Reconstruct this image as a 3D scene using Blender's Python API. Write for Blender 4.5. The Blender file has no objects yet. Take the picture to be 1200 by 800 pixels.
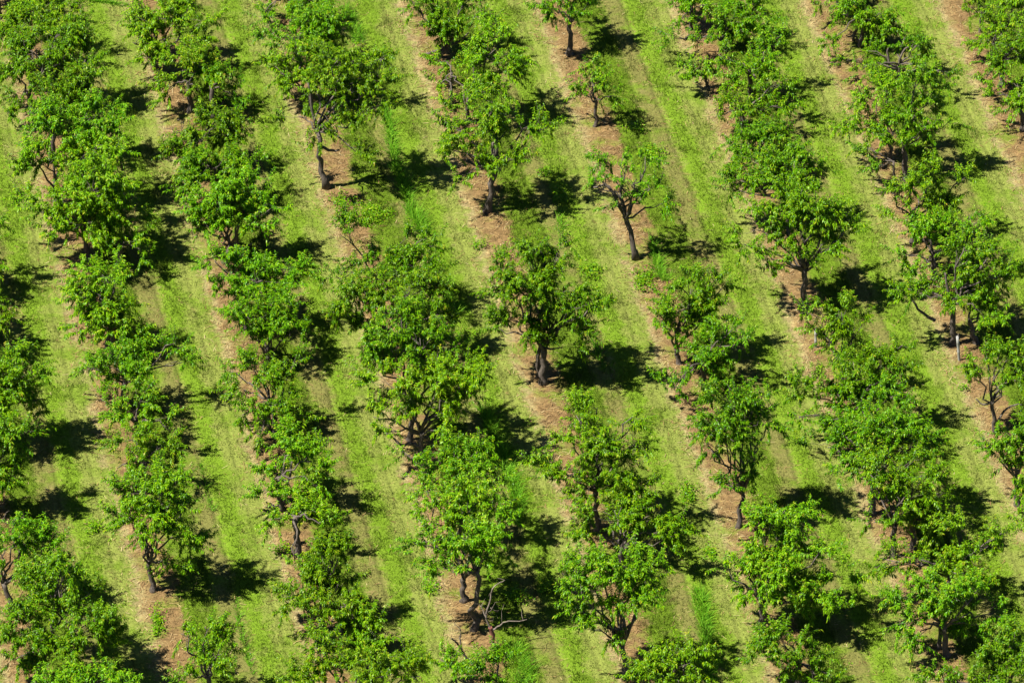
import bpy, math, random
import numpy as np
rng = np.random.default_rng(7)
random.seed(7)
sc = bpy.context.scene
COL = sc.collection

# ------------------------------------------------------------------ camera
PITCH = math.radians(33.0)
FPX = 9085.0                      # focal length in units of a 1200-wide frame
DIST = FPX / 35.0
CP, SP = math.cos(PITCH), math.sin(PITCH)
CAM = np.array([0.0, -DIST * CP, DIST * SP])
FW = np.array([0.0, CP, -SP]); UP = np.array([0.0, SP, CP]); RT = np.array([1.0, 0, 0])

def ray(px, py):
    return FW * FPX + RT * (px - 600.0) + UP * (400.0 - py)
def ground(px, py, z=0.0):
    d = ray(px, py); t = (z - CAM[2]) / d[2]
    return CAM + d * t
def on_depth(px, py, y):
    d = ray(px, py); t = (y - CAM[1]) / d[1]
    return CAM + d * t

cam = bpy.data.cameras.new('camera'); camo = bpy.data.objects.new('camera', cam); COL.objects.link(camo)
camo.location = CAM; camo.rotation_euler = (math.pi / 2 - PITCH, 0, 0)
cam.sensor_fit = 'HORIZONTAL'; cam.sensor_width = 36.0; cam.lens = 36.0 * FPX / 1200.0
cam.clip_start = 1.0; cam.clip_end = 8000.0
sc.camera = camo

# ------------------------------------------------------------------ light
SUN_EL = math.radians(58.0)
SH = np.array([1.0, 0.34]); SH /= np.linalg.norm(SH)      # direction shadows fall on the ground
sd = bpy.data.lights.new('sun', 'SUN'); sd.energy = 5.0; sd.angle = math.radians(0.5); sd.color = (1.0, 0.95, 0.86)
so = bpy.data.objects.new('sun', sd); COL.objects.link(so)
from mathutils import Vector
so.rotation_euler = Vector((SH[0] * math.cos(SUN_EL), SH[1] * math.cos(SUN_EL), -math.sin(SUN_EL))).to_track_quat('-Z', 'Y').to_euler()
so.location = (-40, -30, 80)
w = bpy.data.worlds.new('World'); sc.world = w; w.use_nodes = True
nt = w.node_tree; bg = nt.nodes['Background']; sky = nt.nodes.new('ShaderNodeTexSky')
sky.sky_type = 'NISHITA'; sky.sun_disc = False; sky.sun_elevation = SUN_EL; sky.altitude = 3000.0; sky.air_density = .7; sky.dust_density = .2
sky.sun_rotation = math.atan2(-SH[0], -SH[1])
nt.links.new(sky.outputs[0], bg.inputs[0]); bg.inputs[1].default_value = 0.05
sc.view_settings.view_transform = 'Standard'; sc.view_settings.look = 'None'
sc.view_settings.exposure = 1.45; sc.view_settings.gamma = 1.0
sc.cycles.filter_width = 1.5

# ------------------------------------------------------------------ orchard data
# rows of trees: (base x, base y, options, [(centre x, centre y, half width, half height) of foliage masses])
ROWS = {
 1: [
  (-62, 345, {}, [(-40,270,40,28),(-35,300,38,22),(-15,318,20,14)]),
  (-48, 405, {}, [(-28,340,36,30),(-12,372,20,16)]),
  (-22, 525, {}, [(8,442,38,38),(8,482,34,26),(50,467,17,8),(-20,450,35,35)]),
  (-8, 600, {}, [(12,512,28,28),(8,550,20,34),(-15,540,28,34)]),
  (14, 709, {'d':.6,'tr':.11,'ct':(4,683),'L':[[(12,706),(5,684),(10,665),(22,653)],[(22,653),(26,640),(38,633)]]},
     [(22,628,30,24),(58,652,26,34),(8,642,20,18),(70,630,16,16),(28,672,10,7)]),
  (40, 800, {'ct':(56,762)}, [(68,688,44,26),(78,660,16,16),(34,736,34,30),(88,744,44,26),(116,728,26,16),(124,745,16,14),(22,770,22,20),(105,695,14,10)]),
  (95, 880, {}, [(112,808,36,22),(126,788,14,10),(70,820,35,25)]),
 ],
 2: [
  (-2, 22, {}, [(12,-22,34,20),(28,4,24,14)]),
  (20, 82, {}, [(48,14,40,20),(12,38,22,18),(30,28,30,16)]),
  (38, 133, {'ct':(33,108)}, [(72,38,34,26),(42,58,44,24),(20,80,24,20),(90,52,14,24),(28,105,20,10),(9,134,10,14)]),
  (60, 190, {}, [(92,112,28,26),(66,112,24,18),(112,86,12,14),(52,128,18,14),(100,70,14,18)]),
  (66, 238, {}, [(82,150,46,30),(140,150,16,20),(112,135,28,18),(58,140,18,18)]),
  (72, 262, {}, [(52,185,28,20),(100,185,38,24),(32,186,18,10),(142,168,14,18)]),
  (104, 305, {}, [(72,232,42,30),(110,222,38,34),(56,262,22,18),(132,252,20,24),(98,262,36,20),(32,232,14,10),(130,200,22,20)]),
  (140, 318, {'d':.55}, [(144,290,18,22),(164,276,16,20),(172,300,12,12),(150,262,14,14)]),
  (131, 418, {'tr':.12,'n':2}, [(118,350,40,30),(130,376,34,20),(94,318,12,16),(152,384,24,13),(100,378,20,10),(120,322,22,14)]),
  (142, 480, {'d':.8}, [(138,432,34,18),(166,428,22,18),(104,432,15,8),(150,412,26,10),(206,402,12,16),(214,424,5,16)]),
  (162, 528, {'d':.6,'tone':.6}, [(146,484,44,9),(164,466,20,18),(188,492,16,14),(118,467,18,7),(200,506,10,8)]),
  (166, 575, {'d':.6,'tone':.4}, [(156,512,16,20),(190,520,16,20),(138,548,26,10),(210,566,10,14),(165,545,20,12)]),
  (180, 692, {'tr':.11}, [(164,574,26,20),(186,556,30,14),(166,612,30,20),(190,590,24,24),(218,626,18,22),(204,660,17,13),(150,606,18,12),(212,600,14,12)]),
  (246, 822, {'d':.75}, [(240,734,20,12),(250,768,26,13),(226,794,18,10),(266,758,10,18),(212,742,10,9)]),
 ],
 3: [
  (188, 85, {'ct':(178,72)}, [(182,18,32,20),(220,18,26,20),(244,24,14,9),(156,50,17,11),(190,48,30,13),(168,34,18,16),(228,42,16,10),(176,68,12,7)]),
  (222, 131, {'d':.8,'tone':.5}, [(214,82,26,20),(196,106,18,11),(238,76,22,22),(234,108,24,10)]),
  (250, 138, {'d':.85,'L':[[(250,136),(243,131),(236,128)],[(250,136),(254,127),(262,120)]]}, [(264,100,16,18),(248,86,16,16),(275,112,8,8)]),
  (232, 200, {}, [(250,148,26,22),(224,168,26,20),(272,156,20,22),(204,182,17,11),(270,135,14,12)]),
  (258, 240, {}, [(248,196,36,20),(284,192,14,14),(222,214,16,14),(272,206,28,22),(302,188,7,8)]),
  (264, 307, {'tr':.13,'ct':(270,285),'L':[[(265,304),(270,286),(282,290),(296,286)]]}, [(258,240,34,24),(288,236,26,30),(304,258,26,12),(226,262,16,14),(242,264,18,13),(318,244,10,10),(268,262,22,14)]),
  (288, 385, {}, [(270,318,26,20),(308,328,32,22),(342,316,18,18),(252,306,12,10),(334,344,18,14),(290,340,24,16)]),
  (316, 432, {'ct':(312,416)}, [(300,374,28,16),(326,384,24,18),(278,368,13,10),(344,394,14,14),(318,356,26,14)]),
  (324, 512, {'n':2,'d':.7}, [(300,428,26,20),(326,444,22,16),(308,470,26,18),(268,435,14,5),(286,456,13,13),(342,468,20,14),(346,424,11,16),(352,492,14,8),(303,511,6,6),(284,486,13,4)]),
  (331, 598, {'d':.85,'tr':.11,'L':[[(331,596),(334,575),(340,555),(342,540)],[(331,596),(320,592),(312,588)]]}, [(344,518,26,22),(366,540,18,20),(320,544,16,22),(346,578,24,13),(310,578,12,7),(372,570,10,14)]),
  (352, 650, {'tr':.13,'ct':(346,605)}, [(378,614,14,9),(338,604,20,7),(318,609,12,4),(362,600,16,12),(346,655,7,9)]),
  (377, 738, {'ct':(378,722)}, [(386,652,22,20),(396,684,20,20),(350,688,22,18),(364,706,26,14),(334,704,12,12),(408,714,14,12),(394,640,14,10),(376,668,18,16)]),
  (399, 742, {'d':.9,'tr':.07}, [(418,728,22,20),(384,750,16,10),(440,746,18,8),(430,735,16,14)]),
  (404, 850, {}, [(432,782,36,16),(476,774,18,10),(392,776,28,18),(350,784,20,14),(456,772,22,11),(370,758,12,12),(340,800,18,8),(492,792,14,8)]),
 ],
 4: [
  (343, 27, {}, [(311,14,11,14),(338,6,22,10),(368,4,26,12),(350,-14,40,16)]),
  (352, 84, {}, [(366,26,30,20),(346,44,34,16),(386,38,20,20),(312,42,13,9),(376,56,30,14)]),
  (365, 127, {'ct':(363,104)}, [(362,74,36,18),(332,84,18,18),(396,84,36,18),(314,76,8,11),(430,66,16,12),(345,62,20,10),(360,94,24,10)]),
  (383, 220, {'tr':.12,'ct':(371,150),'L':[[(371,150),(364,118),(362,98)],[(371,150),(378,140),(390,128)],[(371,150),(384,142),(372,132)],[(376,172),(390,178),(398,176)]]},
     [(374,102,30,14),(412,102,34,18),(440,96,18,20),(350,136,20,9),(412,150,15,16),(376,149,11,8),(374,164,11,6),(420,180,8,14),(398,68,26,14),(452,68,9,8),(444,124,12,14),(448,68,10,5)]),
  (452, 372, {'d':.85}, [(400,276,18,20),(470,288,30,14),(502,286,14,11),(436,308,34,16),(488,310,32,18),(516,316,16,6),(394,324,12,10)]),
  (455, 418, {}, [(428,344,40,22),(480,342,36,24),(526,370,14,14),(390,366,26,8),(430,374,22,13),(512,345,16,14)]),
  (480, 515, {'tr':.12}, [(450,394,26,18),(492,396,36,18),(524,404,20,12),(470,370,26,14),(440,420,18,10)]),
  (497, 545, {'tr':.12,'ct':(492,505),'L':[[(492,524),(483,519),(470,521),(462,515),(452,506)]]}, [(468,440,44,20),(518,438,42,22),(558,434,18,12),(480,468,28,12),(538,464,22,12),(510,470,28,13),(437,488,7,18),(449,503,9,7),(550,452,18,10),(475,482,8,8),(520,500,14,12)]),
  (540, 640, {}, [(532,534,36,14),(556,546,26,11),(474,531,17,6),(510,560,13,16),(584,560,9,7),(528,556,22,12),(560,528,10,8)]),
  (543, 704, {'tr':.12,'d':.8,'tone':.3}, [(560,568,30,15),(538,590,38,18),(578,592,18,16),(508,596,12,18),(560,604,24,10),(500,575,9,14)]),
  (555, 738, {'tr':.11,'d':.75,'ct':(558,668),'tone':.3}, [(544,626,44,17),(586,616,26,16),(514,652,16,13),(572,652,26,11),(520,666,12,10),(485,636,7,6),(580,636,22,12),(530,670,9,7),(505,640,12,14)]),
  (536, 806, {'tr':.045,'ct':(533,785),'look':'tiny thin-stemmed'}, [(524,774,14,7),(516,772,6,6),(535,778,5,5)]),
  (584, 850, {'d':.85}, [(582,786,26,14),(576,766,14,9),(562,796,18,10),(600,800,20,12)]),
 ],
 5: [
  (512, 68, {'ct':(524,54),'L':[[(498,64),(512,60),(524,54),(536,50),(550,38)]]}, [(504,24,28,14),(534,20,24,14),(562,14,14,16),(518,40,30,9),(484,4,14,9),(540,2,34,10),(508,6,22,10)]),
  (531, 122, {'tr':.075,'ct':(529,85),'look':'small slim-trunked'}, [(524,72,19,12),(530,126,13,7),(515,102,4,14),(545,122,7,5)]),
  (548, 143, {'tr':.1,'ct':(549,112)}, [(580,58,22,18),(564,76,22,16),(592,84,20,18),(606,70,9,12),(562,98,18,10),(572,36,18,12),(588,104,14,10)]),
  (571, 248, {'tr':.14,'ct':(580,196),'L':[[(579,198),(566,195),(553,192),(546,186)],[(580,196),(582,175),(582,160)]]},
     [(576,118,24,14),(592,136,26,16),(622,146,26,8),(534,152,22,16),(550,180,18,9),(545,208,9,7),(600,188,22,12),(578,150,22,14),(520,168,10,8),(642,149,10,4),(566,172,14,8),(530,176,12,8)]),
  (637, 449, {'tr':.15,'n':2,'ct':(638,405),'look':'big round-crowned free-standing'}, [(624,310,28,20),(656,298,13,18),(590,310,16,8),(640,338,40,20),(600,338,22,13),(690,344,14,14),(706,354,12,9),(598,374,24,13),(650,376,36,20),(616,394,18,10),(660,408,20,9),(630,288,18,7),(676,362,20,13),(584,384,10,8),(608,326,20,10)]),
  (700, 622, {'tr':.12,'ct':(699,570),'L':[[(699,580),(700,550),(706,543)],[(698,566),(689,561)]]}, [(700,478,22,12),(675,486,7,15),(742,488,11,11),(662,508,15,9),(700,512,34,18),(746,520,8,18),(636,542,15,6),(664,548,24,15),(720,548,32,18),(690,572,26,13),(742,568,18,18),(650,556,12,8)]),
  (727, 664, {'ct':(728,640)}, [(720,598,34,13),(760,604,22,15),(784,616,18,8),(688,622,22,8),(770,636,18,10),(736,618,18,9),(712,606,16,10),(790,628,10,6)]),
  (735, 792, {'tr':.13,'ct':(728,752),'L':[[(730,758),(722,738),(708,728)],[(730,756),(738,735),(746,715),(756,700)]]}, [(732,664,38,17),(690,654,22,11),(654,666,10,5),(680,684,16,15),(728,690,36,22),(696,714,17,13),(675,710,9,9),(710,748,8,7),(764,678,10,14),(695,738,7,9),(752,655,18,12),(672,668,14,8)]),
  (792, 845, {}, [(790,774,40,14),(768,790,26,13),(816,760,12,8),(820,785,20,12),(755,775,12,10)]),
 ],
 6: [
  (669, 64, {'tr':.12,'ct':(668,25),'look':'upright dark-trunked'}, [(650,10,20,10),(672,-2,28,9),(690,4,11,9),(634,6,8,5),(665,-20,34,14),(680,18,10,6)]),
  (697, 148, {'tr':.08,'ct':(697,115),'look':'small sapling-like','d':1.3}, [(690,94,16,7),(688,107,13,5),(717,113,7,4),(694,74,4,4),(680,108,7,5)]),
  (745, 303, {'d':.24,'tr':.12,'ct':(733,253),'look':'thin-foliaged leaning','L':[[(733,253),(724,238),(712,218),(696,220)],[(733,253),(728,225),(728,200)],[(724,232),(706,212)]]},
     [(706,184,14,10),(730,184,18,12),(756,184,13,17),(762,222,20,22),(726,238,10,10),(772,240,12,8),(700,206,12,8),(746,210,14,12)]),
  (796, 426, {'tr':.11,'ct':(792,408)}, [(810,338,22,15),(846,338,13,14),(800,358,34,13),(774,370,15,8),(832,364,22,17),(796,384,22,11),(806,326,10,9)]),
  (826, 456, {'tr':.1}, [(836,404,26,16),(852,386,18,7),(868,402,11,6),(784,446,14,6),(830,428,22,14),(790,456,9,8),(872,396,7,5),(806,440,12,6)]),
  (865, 618, {'tr':.1,'ct':(870,576),'L':[[(869,578),(861,572),(846,563),(843,560),(855,552),(856,535)],[(870,576),(868,550),(867,530)]]},
     [(850,464,32,15),(880,472,22,14),(838,490,26,16),(868,498,36,18),(900,490,12,10),(832,524,9,9),(856,514,22,11),(858,566,16,9),(884,548,13,12),(826,508,10,8),(896,470,10,8)]),
  (893, 738, {'tr':.13}, [(920,598,22,15),(896,608,20,16),(904,638,36,19),(870,652,16,20),(930,648,22,22),(972,648,9,12),(986,676,22,14),(960,688,26,17),(900,680,36,20),(880,688,18,18),(992,712,9,7),(930,708,28,10),(845,660,8,5),(912,664,30,16)]),
  (936, 808, {'tr':.14}, [(920,752,30,15),(904,774,24,15),(956,790,26,8),(890,752,14,8),(974,794,16,7),(940,770,16,10)]),
 ],
 7: [
  (808, 36, {'tr':.08}, [(792,8,16,13),(799,22,7,8),(830,6,18,11),(812,-10,28,12)]),
  (852, 59, {'ct':(846,50)}, [(852,22,25,15),(884,14,20,16),(876,36,22,13),(830,46,12,9),(790,45,10,7),(866,4,22,10),(896,28,10,10)]),
  (831, 103, {'tr':.075,'ct':(826,92)}, [(816,86,15,11),(828,70,16,8),(804,80,8,5)]),
  (880, 120, {}, [(870,74,26,13),(896,70,18,16),(860,90,18,11),(906,54,16,15),(890,104,18,10),(842,64,12,8)]),
  (872, 158, {}, [(850,126,20,9),(838,138,10,7),(884,130,26,12),(914,100,11,16),(912,124,14,10)]),
  (900, 215, {}, [(890,152,26,16),(870,170,22,12),(910,156,18,13),(854,186,12,7),(900,175,24,14)]),
  (922, 268, {}, [(888,196,30,20),(930,192,26,26),(868,212,22,14),(956,200,12,13),(850,222,10,6),(908,216,26,14)]),
  (943, 361, {'tr':.14,'ct':(943,314),'look':'tall dark-trunked','L':[[(943,318),(930,290),(922,265)],[(943,314),(952,305),(962,292)]]}, [(950,238,32,22),(974,250,20,22),(906,244,22,13),(888,270,22,12),(930,270,26,16),(966,284,24,15),(940,304,18,9),(886,296,13,9),(906,308,12,8),(992,268,8,8),(940,222,26,12),(872,286,8,5)]),
  (985, 468, {'d':.85}, [(950,368,13,11),(986,366,20,11),(1002,384,20,13),(968,396,18,10),(956,388,6,8),(1012,408,14,12),(980,414,18,10)]),
  (1005, 512, {'d':.9}, [(1000,424,26,16),(1032,430,24,18),(1060,428,8,18),(988,440,20,15),(1058,404,4,12),(942,450,16,9),(946,464,13,11),(958,448,12,10)]),
  (1011, 532, {}, [(1004,468,32,17),(1040,458,22,18),(936,488,7,8),(972,508,22,12),(1000,498,26,15),(1052,462,11,14),(1020,450,20,12)]),
  (1022, 602, {'tr':.13}, [(970,524,22,12),(1012,536,26,13),(1050,500,36,17),(1020,492,24,13),(984,552,9,8),(1086,508,12,9),(1060,522,26,12),(992,512,18,12)]),
  (1047, 652, {'tr':.12,'ct':(1048,615)}, [(1048,546,40,17),(1036,566,30,12),(1080,558,18,17),(1024,612,11,6),(1060,582,22,11),(1045,610,14,6),(1020,556,14,12)]),
  (1070, 642, {'tr':.11}, [(1086,594,20,13),(1100,578,17,13),(1092,616,20,12),(1110,600,12,12)]),
  (1108, 708, {'d':.85}, [(1130,614,20,12),(1174,624,9,14),(1080,656,13,9),(1058,660,9,11),(1140,648,22,12),(1106,654,18,10),(1152,680,12,13),(1034,654,7,14),(1028,668,5,8),(1158,640,12,10),(1126,672,22,12)]),
  (1110, 768, {'tr':.12,'n':2,'tone':.25}, [(1110,690,34,17),(1140,700,22,17),(1060,700,15,14),(1084,718,26,12),(1140,732,20,17),(1076,744,16,10),(1164,718,10,12),(1062,728,10,8),(1116,714,24,14)]),
  (1172, 832, {}, [(1186,756,20,15),(1160,772,20,10),(1102,792,26,9),(1130,796,20,9),(1186,786,18,13),(1160,790,22,12),(1200,772,16,18)]),
 ],
 8: [
  (985, 18, {'d':.8}, [(966,6,6,6),(990,-6,18,9),(1010,-14,24,10)]),
  (1008, 54, {'tr':.1,'n':2,'L':[[(1007,50),(1003,44),(992,42)],[(1009,50),(1016,40),(1014,28)]]}, [(1016,18,32,16),(1046,24,12,15),(988,18,13,9),(974,46,15,6),(1032,34,20,10),(1000,8,20,10)]),
  (1054, 90, {'d':.7,'tr':.1,'ct':(1053,78),'L':[[(1053,86),(1054,70),(1060,58),(1070,54)],[(1055,87),(1066,83),(1080,80)],[(1042,76),(1040,62),(1042,54)]]}, [(1018,60,18,9),(1000,72,13,9),(1096,58,8,10),(1076,52,15,7),(1086,74,12,8),(1105,88,7,6),(1060,44,20,9),(1012,80,12,8)]),
  (1045, 188, {'tr':.085,'ct':(1043,165)}, [(1038,102,26,15),(1018,116,13,13),(1052,128,24,13),(1002,130,6,9),(998,145,9,5),(1028,148,15,12),(988,146,6,4)]),
  (1062, 210, {'tr':.13,'ct':(1060,172)}, [(1074,94,21,12),(1088,110,16,15),(1074,130,26,15),(1054,154,26,12),(1086,150,15,12),(1110,145,6,7),(1062,170,16,8)]),
  (1048, 225, {'tone':.6,'d':.55,'look':'small yellowish-leaved','tr':.06}, [(1020,184,12,12),(1015,174,8,8),(1030,196,10,6)]),
  (1070, 285, {}, [(1068,214,26,12),(1098,212,14,16),(1044,226,10,8),(1084,234,26,14),(1110,238,9,6),(1054,246,12,8),(1132,208,13,8)]),
  (1094, 326, {'tr':.12,'ct':(1094,300)}, [(1084,268,26,16),(1070,264,12,12),(1146,260,16,12),(1124,256,13,8),(1062,298,8,7),(1076,320,12,12),(1100,284,16,10)]),
  (1117, 403, {'tr':.13,'ct':(1116,352),'L':[[(1096,376),(1088,371),(1076,362),(1067,346)],[(1116,352),(1110,335),(1108,320)]]}, [(1130,290,26,15),(1164,294,13,16),(1150,312,30,16),(1182,315,11,9),(1108,334,22,10),(1058,336,17,9),(1074,346,12,8),(1130,344,26,13),(1152,364,12,15),(1170,330,14,10)]),
  (1145, 402, {'tr':.11,'ct':(1136,376)}, [(1142,330,20,14),(1160,350,12,14),(1168,372,12,10)]),
  (1167, 506, {'tr':.09,'d':.85,'ct':(1162,470),'look':'crooked bare-stemmed','L':[[(1167,504),(1164,480),(1162,462),(1165,445),(1174,432)],[(1168,496),(1176,482),(1190,475),(1198,474)],[(1163,470),(1152,474),(1144,468)]]}, [(1154,420,20,13),(1184,412,18,10),(1134,426,8,12),(1172,406,18,9),(1190,446,10,13),(1204,430,14,20)]),
  (1192, 592, {}, [(1184,512,22,12),(1196,528,14,20),(1168,520,10,11),(1206,496,16,14),(1178,544,12,10),(1158,518,8,4)]),
  (1216, 650, {}, [(1198,560,12,15),(1192,592,14,6),(1215,575,20,22),(1205,610,14,10)]),
 ],
 9: [
  (1148, 38, {'tr':.06,'d':.8,'ct':(1150,20)}, [(1138,8,15,7),(1158,-4,18,10),(1150,14,10,7)]),
  (1162, 66, {'tr':.08,'ct':(1164,50)}, [(1156,46,11,11),(1186,18,15,16),(1182,34,12,10),(1172,26,10,10),(1200,10,15,15)]),
  (1173, 101, {'tr':.11}, [(1190,54,16,12),(1184,74,17,12),(1158,72,8,7),(1198,36,12,12),(1156,92,7,5),(1205,70,16,16)]),
  (1199, 152, {'tr':.12}, [(1170,112,16,8),(1182,126,12,7),(1196,118,10,12),(1212,115,16,18),(1192,98,12,7)]),
 ],
}

# row direction and spacing on the ground, fitted to the trunk bases
bx = {r: np.array([ground(t[0], t[1]) for t in ts]) for r, ts in ROWS.items()}
num = den = 0
for r, P in bx.items():
    q = P[:, :2] - P[:, :2].mean(0)
    num += (q[:, 0] * q[:, 1]).sum(); den += (q[:, 1] ** 2).sum()
SLOPE = num / den                                   # dx per dy along a row
NX = np.array([1.0, -SLOPE]); NX /= np.linalg.norm(NX)
um = {r: float((P[:, :2] @ NX).mean()) for r, P in bx.items()}
rs = np.array(sorted(um)); us = np.array([um[r] for r in rs])
SPACING, U0 = np.polyfit(rs, us, 1)
print('ROWFIT slope %.3f spacing %.3f' % (SLOPE, SPACING), {r: round(um[r] - (U0 + SPACING * r), 2) for r in um})

# ------------------------------------------------------------------ value noise for scattering
def vnoise(x, y, scale, seed):
    g = np.random.default_rng(seed).random((128, 128))
    x = x * scale + 1000.0; y = y * scale + 1000.0
    i = np.floor(x).astype(int); j = np.floor(y).astype(int)
    fx = x - i; fy = y - j; fx = fx * fx * (3 - 2 * fx); fy = fy * fy * (3 - 2 * fy)
    G = lambda a, b: g[a % 128, b % 128]
    return (G(i, j) * (1 - fx) + G(i + 1, j) * fx) * (1 - fy) + (G(i, j + 1) * (1 - fx) + G(i + 1, j + 1) * fx) * fy
def row_frac(x, y):
    u = (x * NX[0] + y * NX[1] - U0) / SPACING
    return u - np.floor(u)

# ------------------------------------------------------------------ materials
def new_mat(name):
    m = bpy.data.materials.new(name); m.use_nodes = True
    return m, m.node_tree, m.node_tree.nodes['Principled BSDF']
def N(nt, typ, **kw):
    n = nt.nodes.new(typ)
    for k, v in kw.items(): setattr(n, k, v)
    return n
def L(nt, a, b): nt.links.new(a, b)
def noise(nt, vec, scale, detail=2.0, rough=.55, dist=0.0):
    n = N(nt, 'ShaderNodeTexNoise'); n.inputs['Scale'].default_value = scale; n.inputs['Detail'].default_value = detail
    n.inputs['Roughness'].default_value = rough; n.inputs['Distortion'].default_value = dist
    L(nt, vec, n.inputs['Vector']); return n.outputs['Fac']
def math_(nt, op, a, b=None):
    n = N(nt, 'ShaderNodeMath', operation=op)
    for i, v in enumerate((a, b)):
        if v is None: continue
        if isinstance(v, (int, float)): n.inputs[i].default_value = v
        else: L(nt, v, n.inputs[i])
    return n.outputs[0]
def ramp(nt, fac, stops, interp='LINEAR'):
    n = N(nt, 'ShaderNodeValToRGB'); cr = n.color_ramp; cr.interpolation = interp
    while len(cr.elements) < len(stops): cr.elements.new(0.5)
    for e, (p, c) in zip(cr.elements, stops):
        e.position = p; e.color = (c, c, c, 1) if isinstance(c, (int, float)) else (*c, 1)
    L(nt, fac, n.inputs[0]); return n.outputs[0]
def mix(nt, fac, a, b, mode='MIX'):
    n = N(nt, 'ShaderNodeMix', data_type='RGBA', blend_type=mode)
    for s, v in ((n.inputs[0], fac), (n.inputs[6], a), (n.inputs[7], b)):
        if isinstance(v, (int, float)): s.default_value = v
        elif isinstance(v, tuple): s.default_value = (*v, 1)
        else: L(nt, v, s)
    return n.outputs[2]

SOIL = (.152, .098, .040); SOIL2 = (.186, .136, .056); STRAW = (.215, .176, .078)
LUSH_SHADED = (.070, .118, .006); OLIVE = (.124, .124, .032); BRIGHT = (.102, .172, .010); PALE = (.140, .168, .032)  # darkest green: lush grass, darkened to paint in shade right of each row

def ground_colour(nt):
    tc = N(nt, 'ShaderNodeTexCoord'); vec = tc.outputs['Object']
    dot = N(nt, 'ShaderNodeVectorMath', operation='DOT_PRODUCT'); L(nt, vec, dot.inputs[0])
    dot.inputs[1].default_value = (NX[0] / SPACING, NX[1] / SPACING, 0)
    u = math_(nt, 'SUBTRACT', dot.outputs['Value'], U0 / SPACING)
    # stretched coordinates along the row so that wheel tracks streak
    n1 = noise(nt, vec, .55, 3); n2 = noise(nt, vec, 2.6, 3); n3 = noise(nt, vec, 11.0, 3)
    u = math_(nt, 'ADD', u, math_(nt, 'MULTIPLY', math_(nt, 'SUBTRACT', n1, .5), .15))
    u = math_(nt, 'ADD', u, math_(nt, 'MULTIPLY', math_(nt, 'SUBTRACT', n2, .5), .15))
    u = math_(nt, 'ADD', u, math_(nt, 'MULTIPLY', math_(nt, 'SUBTRACT', n3, .5), .13))
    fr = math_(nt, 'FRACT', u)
    c = ramp(nt, fr, [(0, SOIL), (.075, SOIL), (.125, LUSH_SHADED), (.30, LUSH_SHADED), (.36, OLIVE), (.45, OLIVE), (.52, BRIGHT),
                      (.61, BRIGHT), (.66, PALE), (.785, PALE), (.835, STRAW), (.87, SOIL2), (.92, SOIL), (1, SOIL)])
    # patches: weeds creeping over the soil, dry tufts in the green
    p1 = noise(nt, vec, .8, 4, .6); p2 = noise(nt, vec, 1.7, 4, .65); p3 = noise(nt, vec, 5.0, 4, .7)
    green = mix(nt, p3, LUSH_SHADED, BRIGHT)
    soilvar = ramp(nt, noise(nt, vec, 3.2, 4, .7), [(.38, .72), (.55, 1.05), (.68, 1.45)])
    soilmask = ramp(nt, fr, [(0, 1.0), (.09, 1.0), (.13, 0.0), (.78, 0.0), (.84, 1.0), (1, 1.0)])
    c = mix(nt, soilmask, c, scale_col(nt, c, soilvar))
    c = mix(nt, ramp(nt, p1, [(.50, 0.0), (.63, .75)]), c, green)
    dry = mix(nt, p3, OLIVE, STRAW)
    c = mix(nt, ramp(nt, p2, [(.56, 0.0), (.76, .55)]), c, dry)
    # faint parallel wheel marks pressed into the sward, wandering slightly along the row
    ut = math_(nt, 'FRACT', math_(nt, 'ADD', math_(nt, 'SUBTRACT', dot.outputs['Value'], U0 / SPACING), math_(nt, 'MULTIPLY', math_(nt, 'SUBTRACT', noise(nt, vec, .35, 2), .5), .06)))
    mark = ramp(nt, ut, [(.28, 1.0), (.315, .74), (.34, 1.14), (.37, .93), (.44, .95), (.46, .66), (.485, 1.14), (.52, 1.0), (.68, 1.0), (.70, .76), (.725, 1.10), (.79, .9), (.81, 1.02)])
    c = scale_col(nt, c, mark)
    fine = noise(nt, vec, 20.0, 4, .8)
    mid = noise(nt, vec, 8.0, 3, .7)
    v = math_(nt, 'ADD', math_(nt, 'MULTIPLY', fine, 2.0), math_(nt, 'MULTIPLY', mid, 1.2))
    v = math_(nt, 'SUBTRACT', v, .6)
    v = math_(nt, 'MAXIMUM', v, .25)
    c = mix(nt, 1.0, c, v, 'MULTIPLY') if False else scale_col(nt, c, v)
    return c, vec, fine
def scale_col(nt, c, v):
    n = N(nt, 'ShaderNodeVectorMath', operation='SCALE'); L(nt, c, n.inputs[0]); L(nt, v, n.inputs['Scale']); return n.outputs[0]

m_ground, t, b = new_mat('ground')
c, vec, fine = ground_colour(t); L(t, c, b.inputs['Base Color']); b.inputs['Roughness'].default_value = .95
b.inputs['Specular IOR Level'].default_value = .1
bp = N(t, 'ShaderNodeBump'); bp.inputs['Strength'].default_value = .7; bp.inputs['Distance'].default_value = .06
L(t, noise(t, vec, 14.0, 5, .75), bp.inputs['Height']); L(t, bp.outputs[0], b.inputs['Normal'])

def rnd_island(t):
    g = N(t, 'ShaderNodeNewGeometry'); return g.outputs['Random Per Island']
def two_sided(t, b, col, amount):
    tr = N(t, 'ShaderNodeBsdfTranslucent'); L(t, col, tr.inputs[0]); ms = N(t, 'ShaderNodeMixShader'); ms.inputs[0].default_value = amount
    L(t, b.outputs[0], ms.inputs[1]); L(t, tr.outputs[0], ms.inputs[2])
    L(t, ms.outputs[0], t.nodes['Material Output'].inputs[0])

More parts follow.
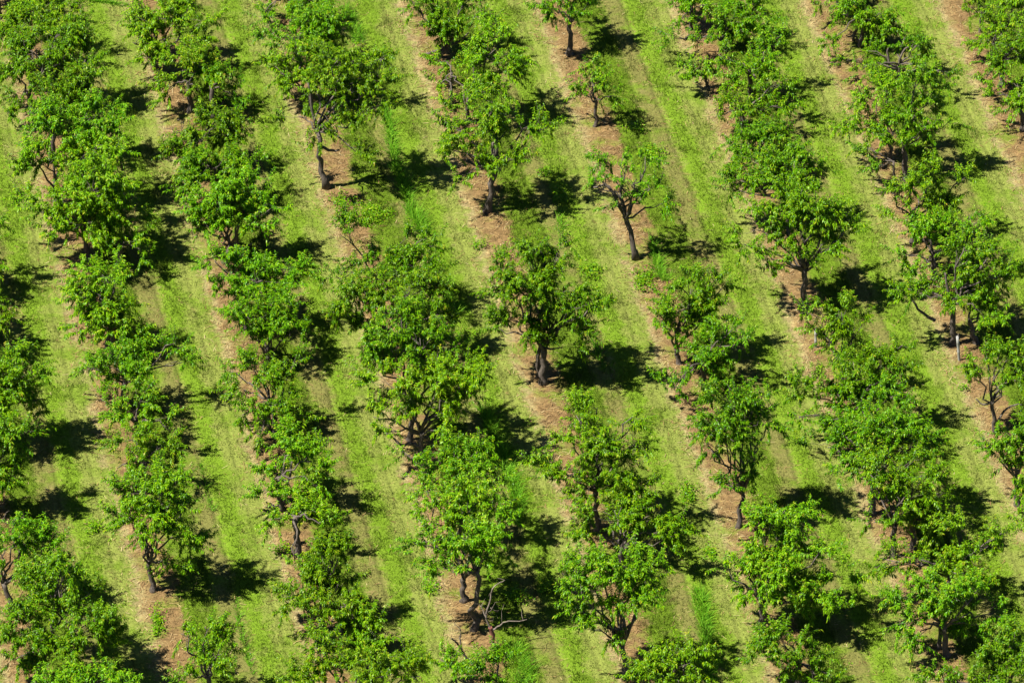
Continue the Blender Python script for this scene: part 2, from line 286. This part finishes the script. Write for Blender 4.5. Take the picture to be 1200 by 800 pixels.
m_grass, t, b = new_mat('grass')
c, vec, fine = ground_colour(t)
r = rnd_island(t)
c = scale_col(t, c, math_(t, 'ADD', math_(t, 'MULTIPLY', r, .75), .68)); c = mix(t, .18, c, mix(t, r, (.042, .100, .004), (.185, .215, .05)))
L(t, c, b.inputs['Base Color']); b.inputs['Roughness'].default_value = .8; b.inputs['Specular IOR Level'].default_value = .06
two_sided(t, b, c, .2)

m_tall, t, b = new_mat('tall_grass')
r = rnd_island(t); c = ramp(t, r, [(0, (.060, .19, .006)), (.6, (.115, .29, .010)), (1, (.20, .36, .02))])
L(t, c, b.inputs['Base Color']); b.inputs['Roughness'].default_value = .6; b.inputs['Specular IOR Level'].default_value = .08; two_sided(t, b, c, .35)

m_straw, t, b = new_mat('straw')
r = rnd_island(t); c = ramp(t, r, [(0, (.10, .052, .02)), (.4, (.20, .12, .048)), (.8, (.28, .20, .085)), (1, (.38, .31, .16))])
L(t, c, b.inputs['Base Color']); b.inputs['Roughness'].default_value = .8; b.inputs['Specular IOR Level'].default_value = .2

m_leaf, t, b = new_mat('leaf')
r = rnd_island(t)
at = N(t, 'ShaderNodeAttribute', attribute_name='tone'); oi = N(t, 'ShaderNodeObjectInfo')
base = ramp(t, r, [(0, (.027, .096, .001)), (.45, (.064, .174, .0015)), (.85, (.118, .246, .002)), (1, (.175, .28, .003))])
young = ramp(t, r, [(0, (.105, .235, .003)), (.75, (.16, .255, .005)), (.94, (.25, .19, .02)), (1, (.25, .11, .025))])
c = mix(t, at.outputs['Fac'], base, young)
hs = N(t, 'ShaderNodeHueSaturation'); L(t, c, hs.inputs['Color'])
L(t, math_(t, 'ADD', math_(t, 'MULTIPLY', math_(t, 'FRACT', math_(t, 'MULTIPLY', oi.outputs['Random'], 7.31)), .016), .492), hs.inputs['Hue'])
L(t, math_(t, 'ADD', math_(t, 'MULTIPLY', oi.outputs['Random'], .35), .85), hs.inputs['Value'])
c = hs.outputs[0]
L(t, c, b.inputs['Base Color']); b.inputs['Roughness'].default_value = .38; b.inputs['Specular IOR Level'].default_value = .10
two_sided(t, b, c, .15)

def bark(name, dark, light):
    m, t, b = new_mat(name)
    tc = N(t, 'ShaderNodeTexCoord'); mp = N(t, 'ShaderNodeMapping'); mp.inputs['Scale'].default_value = (1, 1, .25)
    L(t, tc.outputs['Object'], mp.inputs[0])
    f = noise(t, mp.outputs[0], 22, 5, .7); f2 = noise(t, tc.outputs['Object'], 4, 3)
    c = mix(t, ramp(t, f, [(.35, 0.0), (.65, 1.0)]), dark, light)
    c = mix(t, ramp(t, f2, [(.5, 0.0), (.7, .5)]), c, tuple(min(1, x * 1.7) for x in light))
    L(t, c, b.inputs['Base Color']); b.inputs['Roughness'].default_value = .9
    bp = N(t, 'ShaderNodeBump'); bp.inputs['Strength'].default_value = .8; bp.inputs['Distance'].default_value = .03
    L(t, f, bp.inputs['Height']); L(t, bp.outputs[0], b.inputs['Normal'])
    return m
m_bark = bark('bark', (.030, .022, .016), (.10, .080, .062))
m_limb = bark('limb_bark', (.036, .028, .021), (.115, .095, .074))
m_dead = bark('dead_bark', (.06, .045, .035), (.19, .155, .12))
m_redbark = bark('red_bark', (.10, .030, .022), (.24, .085, .06))

m_guard, t, b = new_mat('trunk_guard'); tc = N(t, 'ShaderNodeTexCoord')
c = mix(t, noise(t, tc.outputs['Object'], 9, 4), (.20, .20, .18), (.34, .34, .31)); L(t, c, b.inputs['Base Color']); b.inputs['Roughness'].default_value = .5

# ------------------------------------------------------------------ mesh helpers
def mesh_obj(name, verts, counts, loops, mat, parent=None, smooth=True, attr=None):
    me = bpy.data.meshes.new(name)
    verts = np.asarray(verts, np.float32); counts = np.asarray(counts, np.int32); loops = np.asarray(loops, np.int32)
    me.vertices.add(len(verts)); me.vertices.foreach_set('co', verts.ravel())
    me.loops.add(len(loops)); me.loops.foreach_set('vertex_index', loops)
    me.polygons.add(len(counts)); st = np.concatenate([[0], np.cumsum(counts)[:-1]]).astype(np.int32)
    me.polygons.foreach_set('loop_start', st); me.polygons.foreach_set('loop_total', counts)
    me.polygons.foreach_set('use_smooth', np.full(len(counts), smooth))
    if attr is not None:
        a = me.attributes.new('tone', 'FLOAT', 'POINT'); a.data.foreach_set('value', np.asarray(attr, np.float32))
    me.update(calc_edges=True)
    me.materials.append(mat)
    o = bpy.data.objects.new(name, me); COL.objects.link(o)
    if parent is not None: o.parent = parent
    return o

class Tubes:
    def __init__(s): s.v = []; s.c = []; s.l = []; s.n = 0
    def add(s, pts, radii, sides=7, wob=0.0, r=None):
        pts = np.asarray(pts, float); k = len(pts)
        tan = np.gradient(pts, axis=0); tan /= np.linalg.norm(tan, axis=1)[:, None] + 1e-9
        ref = np.array([.3, 1.0, .1]) if abs(tan[0][1]) < .8 else np.array([1.0, .2, .1])
        rings = []
        ang = np.arange(sides) / sides * 2 * math.pi
        for i in range(k):
            a = np.cross(tan[i], ref); a /= np.linalg.norm(a); bb = np.cross(tan[i], a)
            rad = radii[i] * (1 + (wob * (rng.random(sides) - .5) if wob else 0))
            rings.append(pts[i] + (np.cos(ang) * rad)[:, None] * a + (np.sin(ang) * rad)[:, None] * bb)
        s.v.append(np.concatenate(rings))
        for i in range(k - 1):
            for j in range(sides):
                q = s.n + i * sides; j2 = (j + 1) % sides
                s.l += [q + j, q + j2, q + sides + j2, q + sides + j]; s.c.append(4)
        s.l += [s.n + (k - 1) * sides + j for j in range(sides)]; s.c.append(sides)
        s.l += [s.n + j for j in range(sides)][::-1]; s.c.append(sides)
        s.n += k * sides
    def build(s, name, mat, parent=None, off=None):
        v = np.concatenate(s.v)
        if off is not None: v = v - off
        return mesh_obj(name, v, s.c, s.l, mat, parent)

def curve(a, b, n=6, sag=0.0, wig=.04, rise=0.0):
    """points from a to b: leaves a rising, arrives level, with small kinks"""
    a = np.asarray(a, float); b = np.asarray(b, float); d = np.linalg.norm(b - a)
    t = np.linspace(0, 1, n)[:, None]
    ctrl = a + (b - a) * .45 + np.array([0, 0, rise * d])
    p = a * (1 - t) ** 2 + ctrl * 2 * t * (1 - t) + b * t ** 2
    k = rng.normal(0, wig * d, (n, 3)); k[0] = k[-1] = 0
    return p + k
def polycurve(P, n_per=3, wig=.015):
    P = np.asarray(P, float); out = []
    for i in range(len(P) - 1):
        for s in range(n_per):
            t = s / n_per
            p0 = P[max(i - 1, 0)]; p1 = P[i]; p2 = P[i + 1]; p3 = P[min(i + 2, len(P) - 1)]
            out.append(.5 * (2 * p1 + (p2 - p0) * t + (2 * p0 - 5 * p1 + 4 * p2 - p3) * t * t + (3 * p1 - p0 - 3 * p2 + p3) * t ** 3))
    out.append(P[-1]); out = np.array(out)
    k = rng.normal(0, wig, out.shape); k[0] = 0
    return out + k
def unit(v): return v / (np.linalg.norm(v, axis=-1, keepdims=True) + 1e-9)

def leaf_mesh(P, D, Ln, W, droop):
    n = len(P); down = np.array([0, 0, -1.0])
    upr = unit(np.array([0, 0, 1.0]) + rng.normal(0, .45, (n, 3)))
    S = unit(np.cross(D, upr)); Nn = np.cross(S, D)
    Ln = Ln[:, None]; W = W[:, None]; dr = droop[:, None]
    v = np.empty((n, 6, 3))
    v[:, 0] = P
    m1 = P + D * Ln * .32; m2 = P + D * Ln * .68 + down * Ln * dr * .35
    v[:, 1] = m1 - S * W * .5 + Nn * W * .12; v[:, 2] = m1 + S * W * .5 + Nn * W * .12
    v[:, 3] = m2 - S * W * .44 + Nn * W * .12; v[:, 4] = m2 + S * W * .44 + Nn * W * .12
    v[:, 5] = P + D * Ln * .97 + down * Ln * dr
    idx = np.array([0, 1, 2, 1, 3, 4, 2, 3, 5, 4][:]); idx = np.array([0, 2, 1, 1, 2, 4, 3, 3, 4, 5])
    loops = (np.arange(n)[:, None] * 6 + idx[None]).ravel()
    counts = np.tile([3, 4, 3], n)
    return v.reshape(-1, 3), counts, loops

# ------------------------------------------------------------------ labels
ORD = ['first','second','third','fourth','fifth','sixth','seventh','eighth','ninth','tenth','eleventh','twelfth','thirteenth','fourteenth','fifteenth','sixteenth','seventeenth','eighteenth']
LOOK_WORDS = []

# ------------------------------------------------------------------ trees
LEAF_DENS = 50.0           # shoots per square metre of foliage seen face on
n_leaves = 0
def make_tree(row, k, spec):
    global n_leaves
    x0, y0, opt, blobs = spec
    base = ground(x0, y0); Y0 = base[1]
    s = 35.0
    root = bpy.data.objects.new('orchard_tree', None); COL.objects.link(root); root.location = base
    root.empty_display_size = .3
    dens = opt.get('d', 1.0); tr = opt.get('tr', .115) * .82; tone0 = opt.get('tone', float(rng.choice([0, 0, .06, .14])))
    # --- foliage masses in space
    cyc = np.mean([q[1] for q in blobs])
    cen = []
    for (cx, cy, rx, ry) in blobs:
        v = (cyc - cy) / s
        dy = float(np.clip(.42 * v, -.85, .85) + rng.uniform(-.45, .45))
        for _ in range(8):
            c = on_depth(cx, cy, Y0 + dy)
            if c[2] < .75: dy -= .3       # low in the picture: nearer to the camera
            elif c[2] > 5.2: dy += .3
            else: break
        if c[2] < .45: c[2] = .45
        a = rx / s; vr = ry / s
        rd = min(.8 * a, .8 * vr / SP, 1.0); rz = math.sqrt(max(vr * vr - (rd * SP) ** 2, (.45 * vr) ** 2)) / CP
        rz = min(rz, max(c[2] - .25, .15))
        cen.append((c, np.array([a, rd, rz]) * np.array([.90, .85, .92]), a * vr * math.pi * 1.06))
    # one extra mass inside/behind so that the crown has a far side
    if len(blobs) >= 5:
        big = sorted(cen, key=lambda q: -q[2])[:1]
        for q in big:
            c2 = q[0] + np.array([rng.uniform(-.1, .1), .75, -.42])
            if c2[2] > 1.0: cen.append((c2, q[1] * .7, q[2] * .3))
    # --- trunk
    tb = Tubes()
    ct = opt.get('ct')
    top = on_depth(ct[0], ct[1], Y0) if ct else base + np.array([rng.uniform(-.15, .15), rng.uniform(-.1, .1), rng.uniform(1.0, 1.35)])
    if top[2] < .5: top[2] = .5
    low = min(c[0][2] for c in cen)
    pts = curve(base - np.array([0, 0, .08]), top, 7, wig=.025)
    rad = np.linspace(tr * 1.05, tr * .78, 7); rad[0] = tr * 1.75; rad[1] = tr * 1.15
    tb.add(pts, rad, 9, .18)
    if opt.get('n') == 2:
        off = np.array([-.22, .35, 0]); t2 = top + np.array([-.12, .28, .1])
        p2 = curve(base + off - np.array([0, 0, .06]), t2, 6, wig=.02)
        tb.add(p2, np.linspace(tr * .75, tr * .5, 6), 8, .18)
    tb.build('trunk', m_bark, root, base)
    # --- limbs
    for pl in opt.get('L', []):
        P = [on_depth(px, py, Y0 + .05 * i) for i, (px, py) in enumerate(pl)]
        P = [np.array([p[0], p[1], max(p[2], .1)]) for p in P]
        q = polycurve(P); tb = Tubes(); tb.add(q, np.linspace(tr * .62, tr * .28, len(q)), 7, .15)
        tb.build('limb', m_limb, root, base)
    LV, LP = [], []
    P_all, D_all, T_all = [], [], []
    for (c, R, area) in cen:
        dist = np.linalg.norm(c - top)
        r0 = min(tr * .48, .022 + .024 * math.sqrt(area) + .008 * dist)
        tb = Tubes()
        start = top - np.array([0, 0, rng.uniform(0, .2)])
        lp = curve(start, c, 7, wig=.045, rise=.12 if c[2] > top[2] else .3)
        lp[:, 2] = np.maximum(lp[:, 2], .15)
        tb.add(lp, np.linspace(r0, .014, 7), 6, .15)
        # clumps of shoots
        nsh = max(9, int(area * LEAF_DENS * dens))
        ncl = max(2, int(nsh / 9))
        d = unit(rng.normal(0, 1, (ncl, 3))); d[:, 2] = np.where(d[:, 2] < -.2, d[:, 2] * .5, d[:, 2]); 
        rr = .35 + .8 * rng.random(ncl) ** .7
        cc = c + d * rr[:, None] * R
        for q in cc:
            tb.add(curve(lp[4] if rng.random() < .5 else lp[5], q, 4, wig=.06, rise=.1), [.016, .012, .008, .005], 4)
        which = rng.integers(0, ncl, nsh)
        sb = cc[which] + rng.normal(0, 1, (nsh, 3)) * np.array([.11, .11, .06])
        out = unit((sb - c) / R)
        ax = unit(out * .8 + np.array([0, 0, .42]) + rng.normal(0, .55, (nsh, 3)))
        sl = rng.uniform(.28, .72, nsh)
        for i in range(0, nsh, 3):
            tb.add([cc[which[i]], sb[i], sb[i] + ax[i] * sl[i] * .9], [.007, .006, .003], 3)
        tb.build('limb', m_limb, root, base)
        nl = 46
        tt = (np.arange(nl) + .5) / nl
        ang = np.arange(nl) * 2.4 + rng.random((nsh, 1)) * 6.28
        a1 = unit(np.cross(ax, unit(rng.normal(0, 1, (nsh, 3))))); a2 = np.cross(ax, a1)
        radial = np.cos(ang)[..., None] * a1[:, None] + np.sin(ang)[..., None] * a2[:, None]
        P = sb[:, None] + ax[:, None] * (sl[:, None] * tt[None])[..., None]
        P[..., 2] -= .06 * tt[None] ** 2
        D = unit(radial * .85 + ax[:, None] * (.40 + .6 * tt ** 2)[None, :, None] + np.array([0, 0, -.5]) + rng.normal(0, .22, P.shape))
        tn = np.clip((tt[None] - .6) * 1.7 * (rng.random((nsh, 1)) ** 1.3) + tone0 * rng.random((nsh, 1)) * .9, 0, 1) + np.zeros((nsh, nl))
        keep = rng.random((nsh, nl)) < .94
        P_all.append(P[keep]); D_all.append(D[keep]); T_all.append(tn[keep])
    P = np.concatenate(P_all); D = np.concatenate(D_all); T = np.concatenate(T_all)
    ok = P[:, 2] > .12; P, D, T = P[ok], D[ok], T[ok]
    n = len(P); n_leaves += n
    Ln = rng.uniform(.075, .138, n); W = Ln * rng.uniform(.24, .32, n)
    v, cts, lps = leaf_mesh(P, D, Ln, W, rng.uniform(.15, .6, n))
    mesh_obj('crown', v - base, cts, lps, m_leaf, root, True, np.repeat(T, 6))
    # label
    xs0 = min(q[0] - q[2] for q in blobs); xs1 = max(q[0] + q[2] for q in blobs)
    hgt = y0 - min(q[1] - q[3] for q in blobs); wd = xs1 - xs0
    look = opt.get('look')
    if not look:
        if dens < .65: look = 'sparse see-through'
        elif tone0 >= .3: look = 'yellow-tinged'
        elif wd > 115: look = 'broad bushy'
        elif wd < 62: look = 'narrow'
        elif hgt > 125: look = 'tall leafy'
        else: look = 'leafy green'
    root['category'] = 'tree'; root['group'] = 'fruit trees planted in the orchard rows'
    root['label'] = '%s fruit tree, %s from the top in the %s row from the left' % (look, ORD[k], ORD[row - 1])
    return root

for r, ts in ROWS.items():
    order = sorted(range(len(ts)), key=lambda i: ts[i][1])
    for k, i in enumerate(order): make_tree(r, k, ts[i])
print('LEAVES', n_leaves)

# ------------------------------------------------------------------ bare and dead plants
def bare_plant(name, label, cat, base_px, stems, mat_stem, mat_limb, part='trunk'):
    base = ground(*base_px); root = bpy.data.objects.new(name, None); COL.objects.link(root); root.location = base
    root['label'] = label; root['category'] = cat
    for i, (poly, r0, r1, dy) in enumerate(stems):
        P = [on_depth(px, py, base[1] + dy * j) for j, (px, py) in enumerate(poly)]
        P = [np.array([p[0], p[1], max(p[2], .03)]) for p in P]
        if i == 0: P[0] = base - np.array([0, 0, .05])
        q = polycurve(P, 4, .012); tb = Tubes(); tb.add(q, np.linspace(r0, r1, len(q)), 7, .2)
        if i:
            for j in range(2, len(q), 3):
                e = q[j] + rng.normal(0, .16, 3) + np.array([0, 0, .12]); tb.add(curve(q[j], e, 4, wig=.08), [.012, .009, .006, .003], 4)
        tb.build(part if i == 0 else 'limb', mat_stem if i == 0 else mat_limb, root, base)
    return root
bare_plant('dead_tree', 'leafless dead tree with reddish stem and grey forked limbs', 'tree', (578, 762),
    [([(578,762),(577,748),(575,734)], .085, .065, 0), ([(575,736),(570,722),(574,705),(577,690),(586,682),(591,680)], .038, .011, .06),
     ([(576,740),(586,732),(596,728),(618,726)], .036, .010, -.05), ([(570,724),(566,715),(562,708)], .03, .01, .1), ([(575,712),(583,716)], .02, .008, .1)],
    m_redbark, m_dead)
bare_plant('dead_sapling', 'leafless bent dead sapling leaning over straw', 'tree', (563, 777),
    [([(563,777),(549,772),(541,762),(534,752),(529,747)], .055, .02, -.05), ([(541,762),(539,748),(540,738),(532,730)], .03, .008, .05)], m_bark, m_limb)
bare_plant('bare_branch', 'bare grey twiggy branch standing on dry straw', 'branch', (215, 165),
    [([(215,165),(212,157),(206,151)], .03, .014, 0), ([(212,157),(205,155),(200,150)], .018, .006, .05), ([(213,155),(213,146),(210,140)], .016, .005, .05)], m_limb, m_limb)
bare_plant('bare_branch', 'pale dead branches under the leftmost trees', 'branch', (14, 622),
    [([(14,622),(16,614),(18,606)], .03, .014, 0), ([(16,614),(8,612),(0,610)], .022, .007, -.05), ([(17,609),(26,607),(32,612)], .02, .006, .05)], m_dead, m_dead)

# ------------------------------------------------------------------ trunk guards
def guard(label, bpx, tpx):
    base = ground(*bpx); top = on_depth(*tpx, base[1])
    root = bpy.data.objects.new('trunk_guard', None); COL.objects.link(root); root.location = base
    root['label'] = label; root['category'] = 'tree guard'; root['group'] = 'pale tubes round young trees'
    h = top - base; n = 28; ri, ro = .038, .046; sides = 18
    v = []; cts = []; lp = []
    ang = np.arange(sides) / sides * 2 * math.pi
    prof = [(ro, 0.0), (ro, .33), (ro * 1.06, .34), (ro * 1.06, .37), (ro, .38), (ro, .72), (ro * 1.06, .73), (ro * 1.06, .76), (ro, .77), (ro * 1.05, 1.0), (ri, 1.0), (ri, .02)]
    for (r_, f) in prof:
        cpt = h * f
        v += [cpt + np.array([math.cos(a) * r_, math.sin(a) * r_, 0]) for a in ang]
    for i in range(len(prof) - 1):
        for j in range(sides):
            j2 = (j + 1) % sides; lp += [i * sides + j, i * sides + j2, (i + 1) * sides + j2, (i + 1) * sides + j]; cts.append(4)
    mesh_obj('tube', v, cts, lp, m_guard, root)
    tb = Tubes(); st = h + np.array([.02, 0, .1]); tb.add(curve(np.array([0, 0, .05]), st, 4, wig=.005), [.022, .02, .018, .014], 6, .1); tb.build('stem', m_limb, root)
guard('pale tube guard below the leafy tree beside dark trunk', (956, 407), (956, 386))
guard('tall white tube guard in front of two dark trunks', (1124, 422), (1122, 394))

# ------------------------------------------------------------------ ground and ground cover
S = 3000.0
g = mesh_obj('ground', [(-S, -S, 0), (S, -S, 0), (S, S, 0), (-S, S, 0)], [4], [0, 1, 2, 3], m_ground, None, False); g['kind'] = 'structure'

def blades(name, x, y, h, wdt, lean, mat, z=None):
    n = len(x); a = rng.random(n) * 6.283; la = rng.random(n) * 6.283
    v = np.zeros((n, 3, 3))
    dx, dy = np.cos(a) * wdt * .5, np.sin(a) * wdt * .5
    v[:, 0, 0] = x - dx; v[:, 0, 1] = y - dy; v[:, 1, 0] = x + dx; v[:, 1, 1] = y + dy
    v[:, 2, 0] = x + np.cos(la) * lean * h; v[:, 2, 1] = y + np.sin(la) * lean * h; v[:, 2, 2] = h
    o = mesh_obj(name, v.reshape(-1, 3), np.full(n, 3), np.arange(n * 3), mat, None, False); o['kind'] = 'stuff'; return o

NB = 1300000
x = rng.uniform(-23, 23, NB); y = rng.uniform(-28, 31, NB); fr = row_frac(x + (vnoise(x, y, 1.2, 3) - .5) * .7, y)
wt = np.interp(fr, [0, .08, .14, .30, .37, .46, .52, .62, .70, .77, .82, .87, 1], [.10, .12, .7, .75, .3, .3, .9, .9, .55, .4, .15, .08, .08])
wt *= .35 + 1.1 * vnoise(x, y, 2.3, 4); wt += .25 * (vnoise(x, y, .9, 5) > .68)
k = rng.random(NB) < wt; x, y, fr = x[k], y[k], fr[k]
hb = np.interp(fr, [0, .1, .2, .3, .4, .5, .6, .75, .9, 1], [.07, .11, .13, .11, .055, .085, .09, .06, .06, .07])
h = hb * rng.uniform(.5, 1.4, len(x)) * (.6 + .9 * vnoise(x, y, 1.6, 9)) * (1 + 1.0 * (vnoise(x, y, 3.1, 11) > .78))
o = blades('grass', x, y, h, rng.uniform(.012, .03, len(x)), rng.uniform(.2, 1.1, len(x)), m_grass)
o['label'] = 'short mown grass between the tree rows'; print('BLADES', len(x))

# straw and clippings lying along the rows
NS = 230000
x = rng.uniform(-23, 23, NS); y = rng.uniform(-28, 31, NS); fr = row_frac(x + (vnoise(x, y, 1.2, 13) - .5) * .8, y)
wt = np.interp(fr, [0, .05, .1, .35, .4, .48, .55, .68, .75, .82, .88, 1], [.6, .6, .10, .05, .12, .10, .03, .04, .10, .6, .8, .65]) * (.3 + 1.2 * vnoise(x, y, 1.4, 14))
k = rng.random(NS) < wt; x, y = x[k], y[k]; n = len(x)
a = rng.random(n) * 6.283; ln = rng.uniform(.08, .24, n); wd_ = rng.uniform(.008, .018, n)
v = np.zeros((n, 4, 3)); ca, sa = np.cos(a), np.sin(a)
for i, (su, sv) in enumerate(((-1, -1), (1, -1), (1, 1), (-1, 1))):
    v[:, i, 0] = x + ca * ln * .5 * su - sa * wd_ * .5 * sv; v[:, i, 1] = y + sa * ln * .5 * su + ca * wd_ * .5 * sv
v[:, 0, 2] = v[:, 3, 2] = rng.uniform(.005, .05, n); v[:, 1, 2] = v[:, 2, 2] = rng.uniform(.005, .06, n)
o = mesh_obj('straw', v.reshape(-1, 3), np.full(n, 4), np.arange(n * 4), m_straw, None, False); o['kind'] = 'stuff'; o['label'] = 'dry straw and clippings under the tree rows'

# ribbons of uncut tall grass
def ribbon(polys):
    X, Y, H = [], [], []
    for (pl, wid, hh, dn) in polys:
        P = np.array([ground(*p)[:2] for p in pl])
        for i in range(len(P) - 1):
            ln_ = np.linalg.norm(P[i + 1] - P[i]); n = int(ln_ * wid * dn); t = rng.random(n)[:, None]
            q = P[i] * (1 - t) + P[i + 1] * t; q[:, 0] += rng.normal(0, wid * .24, n); X.append(q[:, 0]); Y.append(q[:, 1]); H.append(rng.uniform(.5, 1.25, n) * hh * .75 * (.5 + vnoise(q[:, 0], q[:, 1], 1.5, 21)))
    return map(np.concatenate, (X, Y, H))
X, Y, H = ribbon([
  ([(462,190),(470,212),(480,240),(496,275)], .34, .34, 900), ([(448,120),(456,150),(464,190)], .3, .3, 700), ([(404,10),(414,30),(420,52)], .5, .3, 500),
  ([(522,330),(528,352),(533,372)], .4, .36, 700), ([(566,480),(585,530),(605,580),(608,612)], .32, .36, 800), ([(690,378),(700,410),(706,435)], .25, .28, 300),
  ([(764,280),(772,315),(780,330)], .3, .3, 700), ([(818,690),(826,730),(834,800)], .36, .34, 650), ([(600,755),(614,780),(612,805)], .8, .3, 420), ([(655,245),(660,275),(664,290)], .25, .28, 320),
  ([(100,0),(130,4),(150,8)], .6, .22, 350), ([(236,545),(242,575),(250,600)], .1, .2, 500), ([(276,700),(284,745),(296,790)], .14, .2, 450)])
o = blades('tall_grass', X, Y, H, rng.uniform(.022, .045, len(X)), rng.uniform(.6, 1.9, len(X)), m_tall); o['label'] = 'bright uncut tall grass ribbons beside the rows'

# broad-leaved weeds in loose patches
spots = [(400,238,16,8),(440,252,22,10),(430,262,14,6),(640,205,8,6),(655,230,9,12),(695,320,14,8),(755,330,14,14),(745,152,10,6),(765,182,14,9),(605,700,14,10),(830,400,6,6),(110,620,10,8),
         (590,300,10,6),(830,650,6,8),(640,690,10,8),(185,735,6,20),(1128,458,5,4),(960,640,10,6),(560,290,8,5),(805,580,10,12),(330,645,12,5),(505,690,8,7)]
PX, DX = [], []
for (cx, cy, rx, ry) in spots:
    n = int(rx * ry * 3.4); cl = max(4, n // 10)
    q = np.array([ground(cx + rng.normal(0, rx * .5), cy + rng.normal(0, ry * .5)) for _ in range(cl)])
    w_ = rng.integers(0, cl, n); P = q[w_] + rng.normal(0, .07, (n, 3)) * np.array([1, 1, 0]); P[:, 2] = rng.uniform(.02, .22, n)
    PX.append(P); DX.append(unit(rng.normal(0, 1, (n, 3)) * np.array([1, 1, .3]) + np.array([0, 0, .35])))
P = np.concatenate(PX); D = np.concatenate(DX); n = len(P); Ln = rng.uniform(.06, .12, n)
v, cts, lps = leaf_mesh(P, D, Ln, Ln * .38, rng.uniform(.1, .5, n))
o = mesh_obj('weeds', v, cts, lps, m_leaf, None, True, np.repeat(rng.uniform(.0, .5, n), 6)); o['kind'] = 'stuff'; o['label'] = 'low leafy weeds scattered beneath the trees'
